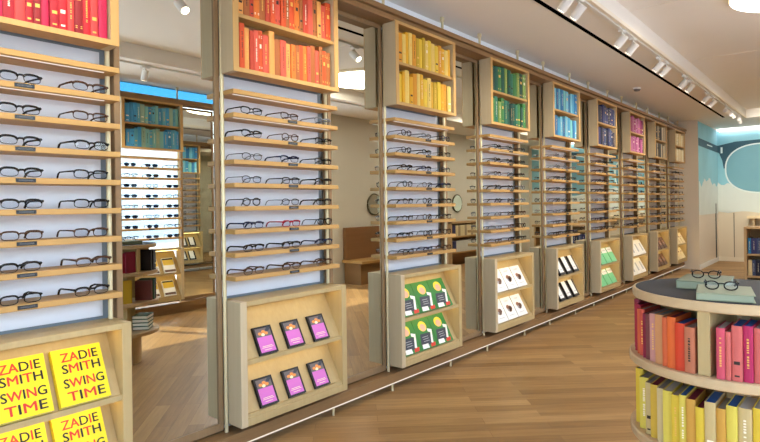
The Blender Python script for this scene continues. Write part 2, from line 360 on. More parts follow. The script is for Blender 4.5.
def eyeglasses(loc, rotz, style, ci, label, group, detail=True, lens=None):
    m, _ = GCOL[ci]; lens = lens or LENS
    def mk():
        F, TL, TR, LL, LR = glasses_geo(style)
        return [F.mesh('frame', m, True), TL.mesh('temple', m, True), TR.mesh('temple', m, True), LL.mesh('lens', lens), LR.mesh('lens', lens)]
    if detail:
        ms = cached(('gl', style, ci, lens.name), mk)
        t = thing('eyeglasses', label, 'eyeglasses', loc, (0, 0, rotz), group)
        for nm, me in zip(('frame', 'temple', 'temple', 'lens', 'lens'), ms): put(nm, me, t)
        return t
    def mk2():
        F, TL, TR, LL, LR = glasses_geo(style)
        F.add(TL.v, TL.f, 0); F.add(TR.v, TR.f, 0)
        return F.mesh('eyeglasses', m, True)
    return tag(put('eyeglasses', cached(('gs', style, ci), mk2), None, loc, (0, 0, rotz)), label, 'eyeglasses', group)

# ------------------------------------------------------------------ a bay: rack, bookcase, display cabinet
SHELF_Z = [2.07 - .1325 * i for i in range(9)]      # underside heights
ST = .026
def rack(M, rz, where, panel=True, k=2):
    t = thing('eyewear_rack', 'oak eyeglass rack of nine slim shelves on brass poles ' + where, 'display rack', M @ Vector((0, 0, 0)), (0, 0, rz), 'eyeglass racks along the wall')
    if panel:
        bx('back_panel', (-.034, .012, .905), (-.022, W - .004, 2.2), PANEL, t)
        bx('recess_shade_filler', (-.05, .006, .15), (-.035, W + .036, 2.82), GREYP, t)  # filler strip, the wall's shade in the gap is put into its grey
    for y, zb in ((PY(k), .142), (W + .002, .8975)):
        p = MB(); p.cyl((.05, y), .0112, zb, 3.079, 12); p.cyl((.05, y), .02, 3.045, 3.079, 12); p.build('pole', BRASS, t, smooth=False)
    for i, z in enumerate(SHELF_Z):
        me = cached('shelf', lambda: (lambda k: (k.box((-.02, .014, 0), (.155, W + .012, ST), bev=.002), k.mesh('shelf', OAKY))[1])(MB()))
        s = put('shelf', me, t, (0, .001, z))
        if i > 0:
            lm = cached('shelf_label', lambda: (lambda k: (k.box((0, 0, 0), (.003, .075, .016), 0), k.box((.003, .01, .005), (.0034, .065, .011), 1), k.mesh('label_holder', [BLACK, mat('label_grey', (74, 74, 76), .5)]))[2])(MB()))
            put('label_holder', lm, s, (.155, .41, .006))
        if i < 2 and panel:
            lm = cached('shelf_led', lambda: (lambda k: (k.box((0, 0, 0), (.008, W - .08, .003)), k.mesh('led_strip', LEDN))[1])(MB()))
            put('led_strip', lm, s, (.125, .03, -.003))
    return t
def bookcase(M, rz, label):
    t = thing('bookcase', label, 'bookcase', M @ Vector((0, 0, 2.19)), (0, 0, rz), 'small oak bookcases under the beam')
    a, b = .064, .18; h = .637; s = .038
    def mk():
        out = {}
        for nm, boxes, m in (('side_panel', [((a, 0, 0), (b, s, h))], OAKP), ('side_panel2', [((a, W - s, 0), (b, W, h))], OAKP), ('top_panel', [((a, s, h - .022), (b, W - s, h))], OAKY),
                          ('bottom_panel', [((a, s, 0), (b, W - s, .022))], OAKY), ('shelf', [((a, s, .31), (b - .004, W - s, .332))], OAKY), ('back_panel', [((a, s, .022), (a + .008, W - s, h - .022))], OAKD)):
            k = MB()
            for q in boxes: k.box(*q, bev=.0015)
            out[nm] = k.mesh(nm.rstrip('2'), m)
        k = MB()
        for q in (((b, 0, 0), (b + .004, s, h)), ((b, W - s, 0), (b + .004, W, h)), ((b, s, 0), (b + .004, W - s, .024)), ((b, s, h - .022), (b + .004, W - s, h))): k.box(*q)
        out['face_edge'] = k.mesh('face_edge', wood('edge_oak', (176, 134, 76), (206, 165, 104), 'Z'))
        return out
    for nm, me in cached('bookcase', mk).items(): put(nm.rstrip('2'), me, t)
    return t
def fill_books(M, rz, pal, bayname, rows, group, wr=(.028, .046)):
    """rows: list of (base z, lowest height, tallest height, row words)"""
    for zb, h0, h1, roww in rows:
        y = .042; i = 0
        items = []
        while True:
            w = rnd.uniform(*wr)
            if y + w > W - .042: break
            items.append((y + w / 2, w)); y += w + rnd.uniform(.0006, .002)
        slack = (W - .042) - y; prev = None
        for i, (yc, w) in enumerate(items):
            ch = rnd.choice([c for c in PAL[pal] if c is not prev] or PAL[pal]); prev = ch
            h = rnd.uniform(h0, h1); st = rnd.choice([0, 1, 1, 2, 3]); d = rnd.uniform(.078, .086)
            lab = '%s hardcover, %s from the left on the %s of the %s bookcase' % (ch[1], ORD[i], roww, bayname)
            place_book('hardcover_book', M, (.17 - rnd.uniform(0, .010), yc + slack * .5, zb), rz, w, h, d, ch[0], st, rnd.choice(PRINTS), lab, 'book', group)
def cabinet(M, rz, label):
    t = thing('display_cabinet', label, 'display cabinet', M @ Vector((0, .017, .19)), (0, 0, rz), 'book display cabinets along the wall')
    a, b, h, s = .0, .19, .705, .045; W = .855
    def slope(z0, z1):
        k = MB(); k.poly([(.157, s, z0 - .006), (.169, s, z0 - .006), (.169, s, z0 - .002), (.022, s, z1), (.010, s, z1)], (0, W - 2 * s, 0))
        k.box((.169, s, z0 - .018), (.183, W - s, z0 + .008)); return k
    def mk():
        o = []
        k = MB(); k.box((.064, 0, 0), (b, s, h), bev=.002); o.append(('side_panel', k.mesh('side_panel', OAKP)))
        k = MB(); k.box((a, W - s, 0), (b, W, h), bev=.002); o.append(('side_panel', k.mesh('side_panel', OAKC)))
        k = MB(); k.box((a, s, h - .028), (b, W - s, h), bev=.002); o.append(('top_panel', k.mesh('top_panel', OAKC)))
        k = MB(); k.box((a, s, 0), (b, W - s, .045), bev=.002); o.append(('bottom_panel', k.mesh('bottom_panel', OAKC)))
        k = MB(); k.box((a, s, .045), (a + .006, W - s, h - .028)); o.append(('back_panel', k.mesh('back_panel', OAKC)))
        o.append(('display_slope', slope(.06, .335).mesh('display_slope', OAKC)))
        o.append(('display_slope', slope(.362, .64).mesh('display_slope', OAKC)))
        for z in (.345, h - .031):
            k = MB(); k.box((.125, s + .02, z - .006), (.14, W - s - .02, z)); o.append(('led_strip', k.mesh('led_strip', LEDW)))
        return o
    for nm, me in cached('cabinet', mk): put(nm, me, t)
    return t
LEAN = math.atan2(.147, .275)
def display_spots():
    """cabinet-local base points of a leaning book: on the lower and upper ledge"""
    return {'lower': (.1688, .19 + .0692), 'upper': (.1688, .19 + .3712)}

def text_mesh(s, mats, idx, width, height, depth=.0008):
    cu = bpy.data.curves.new('lettering', 'FONT'); cu.body = s; cu.extrude = .02; cu.offset = .0; cu.size = 1.0; cu.resolution_u = 3
    for m in mats: cu.materials.append(m)
    for i, c in enumerate(cu.body_format):
        if i < len(idx): c.material_index = idx[i]
    o = bpy.data.objects.new('lettering', cu); COL.objects.link(o)
    dg = bpy.context.evaluated_depsgraph_get(); me = bpy.data.meshes.new_from_object(o.evaluated_get(dg))
    bpy.data.objects.remove(o)
    xs = [v.co.x for v in me.vertices]; ys = [v.co.y for v in me.vertices]
    x0, x1, y0, y1 = min(xs), max(xs), min(ys), max(ys)
    for v in me.vertices:
        x = (v.co.x - x0) / (x1 - x0) * width; z = (v.co.y - y0) / (y1 - y0) * height; d = -depth if v.co.z > 0 else 0
        v.co = (x, d, z)
    return me
def merge_mesh(b, me, off, remap):
    b.add([(v.co.x + off[0], v.co.y + off[1], v.co.z + off[2]) for v in me.vertices], [tuple(p.vertices) for p in me.polygons], 0)
    b.m[-len(me.polygons):] = [remap[p.material_index] for p in me.polygons]

def leaning_book_body(w, h, t, mcover):
    b = MB(); b.box((-w / 2, -t, 0), (w / 2, -t + .002, h), 0); b.box((-w / 2, -.002, 0), (w / 2, 0, h), 0); b.box((-w / 2, -t, 0), (-w / 2 + .003, 0, h), 0)
    b.box((-w / 2 + .003, -t + .002, .002), (w / 2 - .003, -.002, h - .002), 1)
    return b.mesh('display_book', [mcover, PAGES])
def R2(b, x0, z0, x1, z1, mi, t, lift=.0006): b.box((x0, -t - lift, z0), (x1, -t + .0002, z1), mi)
def disc(b, cx, cz, rx, rz_, mi, t, lift, n=14): b.poly([(cx + rx * math.cos(2 * PI * i / n), -t + .0002, cz + rz_ * math.sin(2 * PI * i / n)) for i in range(n)], (0, -lift - .0002, 0), mi)
C_ = {k: mat('cover_' + k, v, .45) for k, v in dict(yellow=(236, 208, 22), black=(24, 22, 26), red=(206, 52, 34), pink=(204, 106, 190), white=(238, 236, 232), green=(44, 122, 52), blond=(244, 210, 66), skin=(238, 172, 150), orange=(226, 142, 66), slate=(52, 58, 72),
      mint=(122, 200, 142), brown=(96, 62, 44), cream=(238, 220, 178), grey=(176, 178, 184), tan=(150, 104, 80), gold=(232, 196, 60)).items()}
def art_zadie(w, h, t):
    b = MB(); K, R = 0, 1
    for s, ix, z, wf in (('ZADIE', [1, 1, 0, 1, 0], .76, .74), ('SMITH', [0, 1, 0, 1, 0], .555, .76), ('SWING', [0, 1, 0, 1, 0], .30, .80), ('TIME', [1, 0, 1, 0], .07, .74)):
        me = text_mesh(s, [C_['black'], C_['red']], ix, w * wf, h * .155)
        for dx, dz in ((0, 0), (.0022, 0), (.0011, .0012)): merge_mesh(b, me, (-w * wf / 2 + w * .03 + dx, -t - .0001 - dx * .02, h * z + dz), [0, 1])
    return b.mesh('cover_art', [C_['black'], C_['red']])
def art_pink(w, h, t):
    b = MB(); R2(b, -w * .40, h * .07, w * .40, h * .93, 0, t); R2(b, -w * .40, h * .62, w * .40, h * .93, 1, t, .0010)
    for cx, cz, q in ((-.2, .74, 2), (.0, .80, 2), (.14, .73, 2), (-.05, .69, 3), (.24, .84, 4), (.30, .89, 4), (-.26, .85, 1)): disc(b, w * cx, h * cz, w * .1, h * .055, q, t, .0016)
    for z, a in ((.22, .30), (.27, .26), (.14, .2)): R2(b, -w * a, h * z, w * a, h * z + h * .018, 3, t, .0012)
    return b.mesh('cover_art', [C_['pink'], mat('cover_dim', (104, 96, 100), .5), C_['orange'], C_['cream'], C_['slate']])
def art_green(w, h, t):
    b = MB(); disc(b, w * .0, h * .73, w * .24, h * .17, 0, t, .0008); disc(b, w * .0, h * .69, w * .16, h * .12, 1, t, .0014)
    b.poly([(-w * .46, -t, h * .16), (w * .14, -t, h * .10), (w * .30, -t, h * .48), (-w * .30, -t, h * .50)], (0, -.001, 0), 2)
    b.poly([(w * .14, -t, h * .16), (w * .26, -t, h * .13), (w * .46, -t, h * .56), (w * .22, -t, h * .62), (w * .20, -t, h * .52), (w * .33, -t, h * .48)], (0, -.0014, 0), 3)
    b.poly([(-w * .44, -t, h * .03), (-w * .05, -t, h * .02), (-w * .05, -t, h * .16), (-w * .40, -t, h * .17)], (0, -.0014, 0), 3)
    b.poly([(w * .06, -t, h * .02), (w * .34, -t, h * .03), (w * .38, -t, h * .15), (w * .10, -t, h * .13)], (0, -.0016, 0), 4)
    for k in range(3): R2(b, -w * .24, h * (.24 + .07 * k), w * .10, h * (.255 + .07 * k), 5, t, .0016)
    return b.mesh('cover_art', [C_['blond'], C_['skin'], C_['slate'], C_['white'], C_['red'], C_['grey']])
def art_white(w, h, t):
    b = MB()
    for cx, cz, rx, rz_, q in ((-.08, .54, .16, .11, 0), (.12, .48, .15, .11, 1), (.02, .40, .17, .09, 1), (-.12, .42, .09, .07, 2)): disc(b, w * cx, h * cz, w * rx, h * rz_, q, t, .0008)
    for z, a in ((.84, .22), (.80, .16), (.16, .26)): R2(b, -w * a, h * z, w * a, h * z + h * .02, 2, t)
    return b.mesh('cover_art', [C_['tan'], C_['brown'], C_['grey']])
def art_panel(key, x0, z0, x1, z1):
    def f(w, h, t):
        b = MB(); R2(b, w * x0, h * z0, w * x1, h * z1, 0, t); R2(b, w * (x0 + .1), h * (z0 + .15), w * (x1 - .1), h * (z0 + .18), 1, t, .001); return b.mesh('cover_art', [C_[key], C_['grey']])
    return f
def art_street(w, h, t):
    b = MB(); R2(b, -w * .46, h * .5, w * .46, h * .86, 0, t); R2(b, -w * .46, h * .86, w * .46, h * .96, 1, t); R2(b, -w * .46, h * .05, w * .46, h * .2, 2, t)
    return b.mesh('cover_art', [C_['gold'], C_['slate'], C_['brown']])
DISPLAY = {  # bay: (w, h, thickness, centres along the cabinet, body colour, art, words)
 1: (.212, .255, .030, (.165, .405, .645), 'yellow', art_zadie, 'yellow hardcover with black and red lettering'),
 2: (.135, .168, .016, (.205, .42, .635), 'black', art_pink, 'black-bordered pink book'),
 3: (.222, .252, .016, (.16, .385, .61), 'green', art_green, 'green book with a blond figure'),
 4: (.205, .225, .022, (.16, .375, .59), 'white', art_white, 'white book with a brown emblem'),
 5: (.150, .215, .030, (.19, .40, .61), 'black', art_panel('white', -.44, .14, .26, 1.0), 'black and white book'),
 6: (.190, .225, .022, (.18, .40, .62), 'mint', art_panel('white', -.5, .66, .5, .98), 'mint green book with white top'),
 7: (.230, .250, .022, (.18, .42, .66), 'white', art_panel('grey', -.1, .2, .2, .75), 'large white book with grey mark'),
 8: (.190, .215, .022, (.18, .40, .62), 'brown', art_panel('tan', -.3, .3, .3, .7), 'dark brown book'),
 9: (.170, .225, .022, (.18, .40, .62), 'cream', art_panel('tan', -.3, .6, .3, .7), 'cream book'),
 10: (.165, .215, .022, (.19, .42, .65), 'white', art_street, 'book with yellow band across a white cover'),
}
def fill_display(M, rz, k, baywords, shadowed=False):
    w, h, t, cs, body, art, words = DISPLAY[k]
    bm_ = cached(('db', k), lambda: leaning_book_body(w, h, t, C_[body])); am = cached(('da', k), lambda: art(w, h, t))
    for tier, (x, z) in display_spots().items():
        for i, c in enumerate(cs):
            o = thing('display_book', '%s, %s one, %s ledge under the %s bookcase' % (words, ('left', 'middle', 'right')[i], tier, baywords), 'book', M @ Vector((x, c + .02, z)), (-LEAN, 0, PI / 2 + rz), 'books displayed in the wall cabinets')
            put('book_body', bm_, o); put('cover_art', am, o)
BAYS = {1: ('red', 'red'), 2: ('orange', 'orange'), 3: ('yellow', 'yellow'), 4: ('green', 'green'), 5: ('light blue', 'light blue'), 6: ('navy', 'navy'), 7: ('magenta', 'magenta'), 8: ('grey', 'taupe'), 9: ('cream', 'cream')}
WR = {1: (.026, .042), 2: (.027, .046), 3: (.034, .056), 4: (.05, .078), 5: (.058, .088), 6: (.06, .09), 7: (.06, .09), 8: (.065, .095), 9: (.065, .095)}
def fill_glasses(M, rz, k, baywords, group, detail, opp=False):
    for r in range(8):
        zt = SHELF_Z[r + 1] + ST
        for j, y in enumerate((.142, .432, .716)):
            g = random.Random(k * 100 + r * 10 + j)
            st = g.choice(['browline', 'browline', 'browline', 'rectangular'] if k == 1 else ['rectangular', 'browline', 'browline', 'browline', 'round', 'wire']); ci = g.choice([0, 0, 0, 0, 0, 1] if k == 1 else [0, 0, 0, 0, 0, 1, 2, 4])
            if k == 2 and r == 5 and j == 1: ci, st = 3, 'rectangular'
            lab = '%s %s eyeglasses, %s pair on the %s row beneath the %s bookcase' % (GCOL[ci][1], SHP[st], ('left', 'middle', 'right')[j], ORD[r], baywords)
            eyeglasses(M @ Vector((.147, y + g.uniform(-.006, .006) + (1.15 * PY(k) if j == 0 and k > 2 else 0), zt + .001)), PI / 2 + rz + .14 + g.uniform(-.04, .04), st, ci, lab.replace('eyeglasses', 'sunglasses') if k == 10 else lab, group, detail, DARKLENS if k == 10 and (r + j) % 3 else None)
def bay(k, M, rz, words, pal, panel=True, key=None):
    bookcase(M, rz, 'two-shelf oak bookcase of %s books under the beam' % words)
    rack(M, rz, 'beneath the %s bookcase' % words, panel, k)
    cabinet(M, rz, 'oak book display cabinet beneath the %s bookcase rack' % words)
    rows = [(2.213, .215, .262, 'lower shelf'), (2.523, .215, .258, 'upper shelf')]
    fill_books(M, rz, pal, words, rows, words + ' books in the bookcases', WR.get(k, (.04, .06)))
    fill_glasses(M, rz, k, words, 'eyeglasses on the rack shelves', k <= 5 or k == 10)
    fill_display(M, rz, k, words)
for k in range(1, 10):
    bay(k, Matrix.Translation((0, LB(k), 0)), 0.0, BAYS[k][1], BAYS[k][0])
for k in range(1, 9):
    mirror(LB(k) + W + .04, LB(k + 1) + PY(k + 1) - .004, 'tall oak-framed mirror between the %s and %s bookcase bays' % (BAYS[k][1], BAYS[k + 1][1]))
# the long plinth that the cabinets stand over
t = thing('display_plinth', 'long low oak plinth with light strip running under all the cabinets', 'plinth', (0, 0, .07))
bx('plinth_board', (-.02, -.9, 0), (.115, YE - .004, .07), OAKD, t, bev=.003)
bx('led_strip', (.100, -.9, -.007), (.116, YE - .004, -.0005), LEDN, t)
for k in range(1, 10):
    for y in (PY(k), W + .002):
        f = MB(); f.cyl((.085, LB(k) + y), .009, -.07, -.001, 10); f.build('foot', BRASS, t)

# opposite side: one bay standing in front of the shop window, a mirror, and the wall beyond
OX = 4.36
MO = Matrix.Translation((OX, 4.10, 0)) @ Matrix.Rotation(PI, 4, 'Z')
bay(10, MO, PI, 'teal', 'teal', panel=False)
mirror(4.145, 4.67, 'tall oak-framed mirror beside the teal bookcase bay at the window', OX, -1)
struct('trim_6', [((OX - .17, -1.2, 2.83), (OX, WY1, 2.9))], OAKD)
struct('trim_7', [((OX - .115, -1.2, .07), (OX + .03, WY1, .14)), ((OX - .09, -1.2, 0), (OX + .03, WY1, .07))], OAKD)

# ------------------------------------------------------------------ round book table
TC = Vector((2.472, 2.40, 0)); TR = .342
t = thing('round_table', 'round three-tier oak book table with dark grey top', 'table', (TC.x, TC.y, 0))
def ring(name, r, z0, z1, m, parent, n=64, bev=.004):
    k = MB(); prof = [(r - bev, z0), (r, z0 + bev), (r, z1 - bev), (r - bev, z1)]
    vs = [(q * math.cos(2 * PI * j / n), q * math.sin(2 * PI * j / n), z) for q, z in prof for j in range(n)]
    fs = [(a * n + j, a * n + (j + 1) % n, (a + 1) * n + (j + 1) % n, (a + 1) * n + j) for a in range(3) for j in range(n)] + [tuple(range(n))[::-1], tuple(range(3 * n, 4 * n))]
    k.add(vs, fs); return k.build(name, m, parent)
tp = ring('table_top', TR, 1.067, 1.1, OAKX, t); ring('top_inlay', TR - .011, 1.0975, 1.1012, DKGREY, t, bev=.0005)
tiers = [.856, .583, .31]
for z in tiers: ring('shelf', TR + .014, z - .032, z, OAKX, t)
DIV = [math.radians(a) for a in (262, 352, 82, 172)]
for zt, zb in ((1.067, .856), (.824, .583), (.551, .31)):
    for a in DIV:
        k = MB(); k.box((.04, -.019, zb), (.325 if zt > 1 else .17, .019, zt), bev=.002, M=Matrix.Rotation(a, 4, 'Z')); k.build('divider', OAKC, t)
k = MB(); k.cyl((0, 0), .055, .31, 1.067, 12); k.build('core_post', OAKP, t)
k = MB(); k.cyl((0, 0), .20, 0.0, .278, 40); k.build('pedestal', OAKX, t)
_eg = mat('page_edge_grey', (150, 146, 140), .7); EDGES = [_eg, mat('page_edge_light', (190, 186, 178), .7), _eg, mat('page_edge_blue', (44, 96, 168), .6), _eg, mat('page_edge_maroon', (116, 26, 54), .6), _eg]
def table_book(tier, N, t, w, h, cm, style, tint, label, group):
    """one book of a parallel row: spine on the shelf edge, facing along the angle N, t to the side of it"""
    a = math.radians(N); n = math.sqrt(max(.338 ** 2 - (abs(t) + w / 2) ** 2, .002)); d = min(.145, n - .024)
    p = Vector((TC.x + n * math.cos(a) - t * math.sin(a), TC.y + n * math.sin(a) + t * math.cos(a), tiers[tier] + .001))
    place_book('table_book', Matrix.Identity(4), p, a, w, h * (.95 if tier == 0 else .97), d, cm, style, tint, label, 'book', group, pages=EDGES[int(abs(t) * 991 + tier * 2) % len(EDGES)])
TB = {n: mat('table_book_' + n, tuple(v * .88 for v in c), .6, 0, .05, 40) for n, c in dict(wine=(150, 26, 58), crimson=(178, 34, 60), orange=(226, 104, 56), coral=(222, 88, 66), brown=(128, 62, 60), blush=(216, 150, 140), tan=(216, 150, 96), bright=(240, 108, 40), vermilion=(226, 66, 28), salmon=(206, 120, 84),
      pink=(226, 84, 106), rose=(224, 108, 100), magenta=(196, 36, 92), fuchsia=(206, 46, 110), yellow=(240, 204, 60), mustard=(226, 184, 62), straw=(218, 190, 130), lemon=(240, 216, 88), amber=(224, 166, 66), cream=(222, 196, 140), dark=(40, 34, 44), forest=(24, 84, 62), blue=(40, 96, 160)).items()}
def sector(tier, items, N, t0, t1, row, group):
    gap = .0012; tot = sum(q[1] + gap for q in items); k = min(1.0, (t1 - t0) / tot); t = t0
    for i, (nm, w, h, words, st) in enumerate(items):
        w *= k; table_book(tier, N, t + w / 2, w, h, TB[nm], st, (GOLD, CREAMP, DARKP)[i % 3], '%s, %s of the round table' % (words, row), group); t += w + gap
G1 = 'red and orange books on the top tier of the round table'; G2 = 'yellow books on the middle tier of the round table'
sector(0, [('wine', .024, .198, 'dark wine-red book at the outer end', 0), ('crimson', .026, .186, 'crimson book beside the dark wine one', 0), ('orange', .018, .176, 'thin orange book', 0), ('coral', .022, .182, 'coral book after the thin orange one', 1), ('wine', .016, .17, 'slim wine-red book', 0), ('brown', .021, .172, 'brown-red book', 0),
  ('blush', .026, .180, 'blush pink book with pale lettering', 1), ('tan', .032, .182, 'tan book between blush and orange', 0), ('orange', .02, .178, 'narrow orange book beyond the tan one', 0), ('bright', .030, .184, 'bright orange book', 0), ('vermilion', .034, .168, 'vermilion book', 0), ('salmon', .034, .160, 'short tan-red book next to the post', 1)], 262, -.316, -.026, 'top tier', G1)
sector(0, [('pink', .028, .172, 'pink book just right of the post', 1), ('rose', .017, .162, 'thin short rose book', 0), ('rose', .034, .184, 'thick rose book', 3), ('magenta', .030, .186, 'magenta book with gold lettering', 1), ('rose', .028, .180, 'rose book after the magenta one', 0), ('fuchsia', .034, .192, 'fuchsia book', 0),
  ('magenta', .03, .186, 'second magenta book beyond the fuchsia one', 0), ('pink', .03, .18, 'pink book beyond the second magenta one', 0), ('crimson', .03, .19, 'crimson book far right', 0), ('wine', .034, .182, 'wine book far right', 0)], 268, .004, .268, 'top tier', G1)
sector(1, [('yellow', .028, .212, 'plain yellow book at the outer end', 0), ('lemon', .033, .196, 'lemon book with pale cover panel', 1), ('straw', .022, .192, 'straw-coloured book', 3), ('mustard', .027, .195, 'mustard yellow book', 0), ('cream', .022, .194, 'narrow cream book', 0), ('lemon', .030, .194, 'lemon yellow book with blank spine', 0),
  ('yellow', .026, .190, 'yellow book with black spine lettering', 1), ('lemon', .022, .198, 'pale lemon book with tiny lettering', 1), ('amber', .028, .192, 'amber book below the post', 0), ('yellow', .026, .172, 'short yellow book below the post', 0), ('straw', .032, .198, 'tall straw book with printed spine', 3), ('amber', .026, .184, 'small amber book', 0), ('lemon', .030, .198, 'glossy lemon book', 0), ('straw', .036, .196, 'wide straw book', 1), ('yellow', .03, .2, 'bright yellow book', 0),
  ('mustard', .03, .196, 'second mustard book', 0), ('yellow', .03, .19, 'last plain yellow book', 0), ('cream', .03, .2, 'last cream book', 0)], 268, -.308, .262, 'middle tier', G2)
# wall-facing sector, seen in the mirror
sector(0, [('dark', .045, .19, 'thick black book facing the wall', 0), ('dark', .05, .18, 'second black book facing the wall', 3), ('dark', .04, .19, 'slim black book facing the wall', 0), ('dark', .045, .185, 'third black book facing the wall', 0)], 132, -.092, .094, 'top tier', 'dark books on the wall side of the round table')
sector(1, [('forest', .045, .19, 'dark green book facing the wall', 3), ('dark', .05, .18, 'black book beside the green one facing the wall', 0), ('forest', .04, .19, 'second green book facing the wall', 3), ('brown', .045, .185, 'brown book facing the wall', 0)], 132, -.092, .094, 'middle tier', 'dark books on the wall side of the round table')
for i in range(4):
    k = MB(); k.box((-.09, -.07, 0), (.09, .07, .004), 0); k.box((-.086, -.067, .004), (.087, .067, .028), 1); k.box((-.09, -.07, .028), (.09, .07, .032), 0)
    o = k.build('table_book', [TB['forest'], PAGES], None, (TC.x - .15, TC.y + .165, .311 + .0328 * i), (0, 0, .7 + .03 * i))
    tag(o, 'green book lying flat on the lowest table tier, %s in its stack' % ('bottom', 'second up', 'third up', 'topmost')[i], 'book', 'green books stacked on the lowest tier')
# two sage green books with eyeglasses on the table top
SAGE = mat('sage_cloth', (130, 134, 106), .6, 0, .04, 30); SAGE2 = mat('sage_cloth_pale', (146, 150, 120), .6, 0, .04, 30)
def flat_book(c, rot, w, l, th, m, label):
    o = thing('closed_book', label, 'book', c, (0, 0, rot), 'green books on the round table top')
    k = MB(); k.box((-w / 2, -l / 2, 0), (w / 2, l / 2, .003), bev=.0008); k.box((-w / 2, -l / 2, th - .003), (w / 2, l / 2, th), bev=.0008); k.box((-w / 2, -l / 2, .0), (-w / 2 + .004, l / 2, th), bev=.001)
    k.build('cover', m, o); k = MB(); k.box((-w / 2 + .004, -l / 2 + .004, .003), (w / 2 - .005, l / 2 - .004, th - .003)); k.build('page_block', PAGES if False else mat('sage_pages', (156, 160, 134), .7), o)
    return o
flat_book((2.372, 2.44, 1.1015), math.radians(2), .165, .23, .030, SAGE, 'sage green closed book at the back of the round table top')
flat_book((2.468, 2.205, 1.1015), math.radians(10), .165, .22, .024, SAGE2, 'pale sage book at the front of the round table top')
for _p, _a, _l in (((2.376, 2.42, 1.1325), 12, 'black round eyeglasses on the rear sage green book'), ((2.464, 2.175, 1.1265), 10, 'black round eyeglasses on the front pale sage book')):
    _g = eyeglasses(_p, math.radians(_a), 'round', 0, _l, 'eyeglasses on the round table'); _g.scale = (.66, .66, .66)
# ------------------------------------------------------------------ ceiling fittings
tr = thing('light_track', 'white track along the soffit edge carrying the spotlights', 'light track', (SX - .05, 0, ZS))
bx('track_rail', (-.018, Y0 + .5, -.02), (.018, 13.1, 0), WHITE, tr)
tr2 = thing('light_track', 'white light track on the window side of the ceiling, seen in the mirror', 'light track', (3.45, 0, ZS))
bx('track_rail', (-.018, Y0 + .5, -.02), (.018, 9, 0), WHITE, tr2)
def spotlight(x, y, label, aim, energy=P_SPOT):
    s = thing('track_spotlight', label, 'spotlight', (x, y, ZS - .02), (0, 0, 0), 'white spotlights on the ceiling tracks')
    k = MB(); k.box((-.02, -.05, -.018), (.02, .05, 0)); k.tube([(0, 0, -.018), (0, 0, -.075)], .008, 8); k.build('stem', WHITE, s)
    d = (Vector(aim) - Vector((x, y, ZS - .1))).normalized(); q = d.to_track_quat('-Z', 'Y').to_euler()
    k = MB(); k.cyl((0, 0), .037, -.075, .045, 16); h = k.build('lamp_head', WHITE, s, (0, 0, -.085), q)
    k = MB(); k.cyl((0, 0), .031, -.077, -.0755, 16); k.build('lamp_lens', SPOTM, h)
    l = bpy.data.lights.new('spot_beam', 'SPOT'); l.energy = energy; l.spot_size = math.radians(76); l.spot_blend = .9; l.shadow_soft_size = .03; l.color = (1, .945, .82)
    lo = bpy.data.objects.new('spot_beam', l); COL.objects.link(lo); lo.parent = s; lo.location = Vector((0, 0, -.085)) + d * .085; lo.rotation_euler = q
SP = [(-.3, 0), (.6, 0), (.95, 0), (2.3, 0), (2.6, 0), (4.25, 1), (4.5, 1), (5.6, 1), (5.95, 1), (6.95, 1), (7.25, 1), (8.2, 1), (8.6, 1), (9.7, 1), (10.2, 1), (11.4, 1), (12.0, 1), (12.9, 1)]
for i, (y, v) in enumerate(SP):
    spotlight(SX - .05, y, 'white track spotlight, %s from the mural end of the soffit track' % ORD[len(SP) - 1 - i], (.06, y + .12, 1.9) if y < 11 else (1.0 + (13 - y), YM, 1.7), P_SPOT * (1.0 if y < 8 else 1.25 if y < 11 else 2.2))
for i, y in enumerate((1.5, 3.2, 4.35, 6.0)):
    spotlight(3.45, y, 'white spotlight on the window-side track, %s from the front, seen in the mirror' % ORD[i], (4.2, y, 1.2), P_SPOT * 1.4)
for i, (y, w) in enumerate(((5.98, 'above the middle of the shop'), (9.9, 'midway to the mural'), (12.75, 'added to brighten the mural end'))):  # third lamp is out of view, added to light the far end
    l = thing('ceiling_lamp', 'large round white flush ceiling lamp, one ' + w, 'ceiling lamp', (2.53, y, ZC), (0, 0, 0), 'round ceiling lamps')
    k = MB(); k.cyl((0, 0), .565, -.042, 0, 64); k.build('lamp_rim', mat('lamp_rim_cream', (240, 226, 200), .5), l)
    k = MB(); k.cyl((0, 0), .556, -.050, -.0425, 64); k.build('diffuser', LAMPM, l)
s = thing('smoke_detector', 'small round white smoke detector on the soffit', 'smoke detector', (.423, 8.68, ZS))
k = MB(); k.cyl((0, 0), .055, -.02, 0, 24); k.build('base', WHITE, s); k = MB(); k.cyl((0, 0), .035, -.045, -.02, 20, r2=.05); k.build('sensor_cap', mat('detector_grey', (120, 120, 122), .5), s)

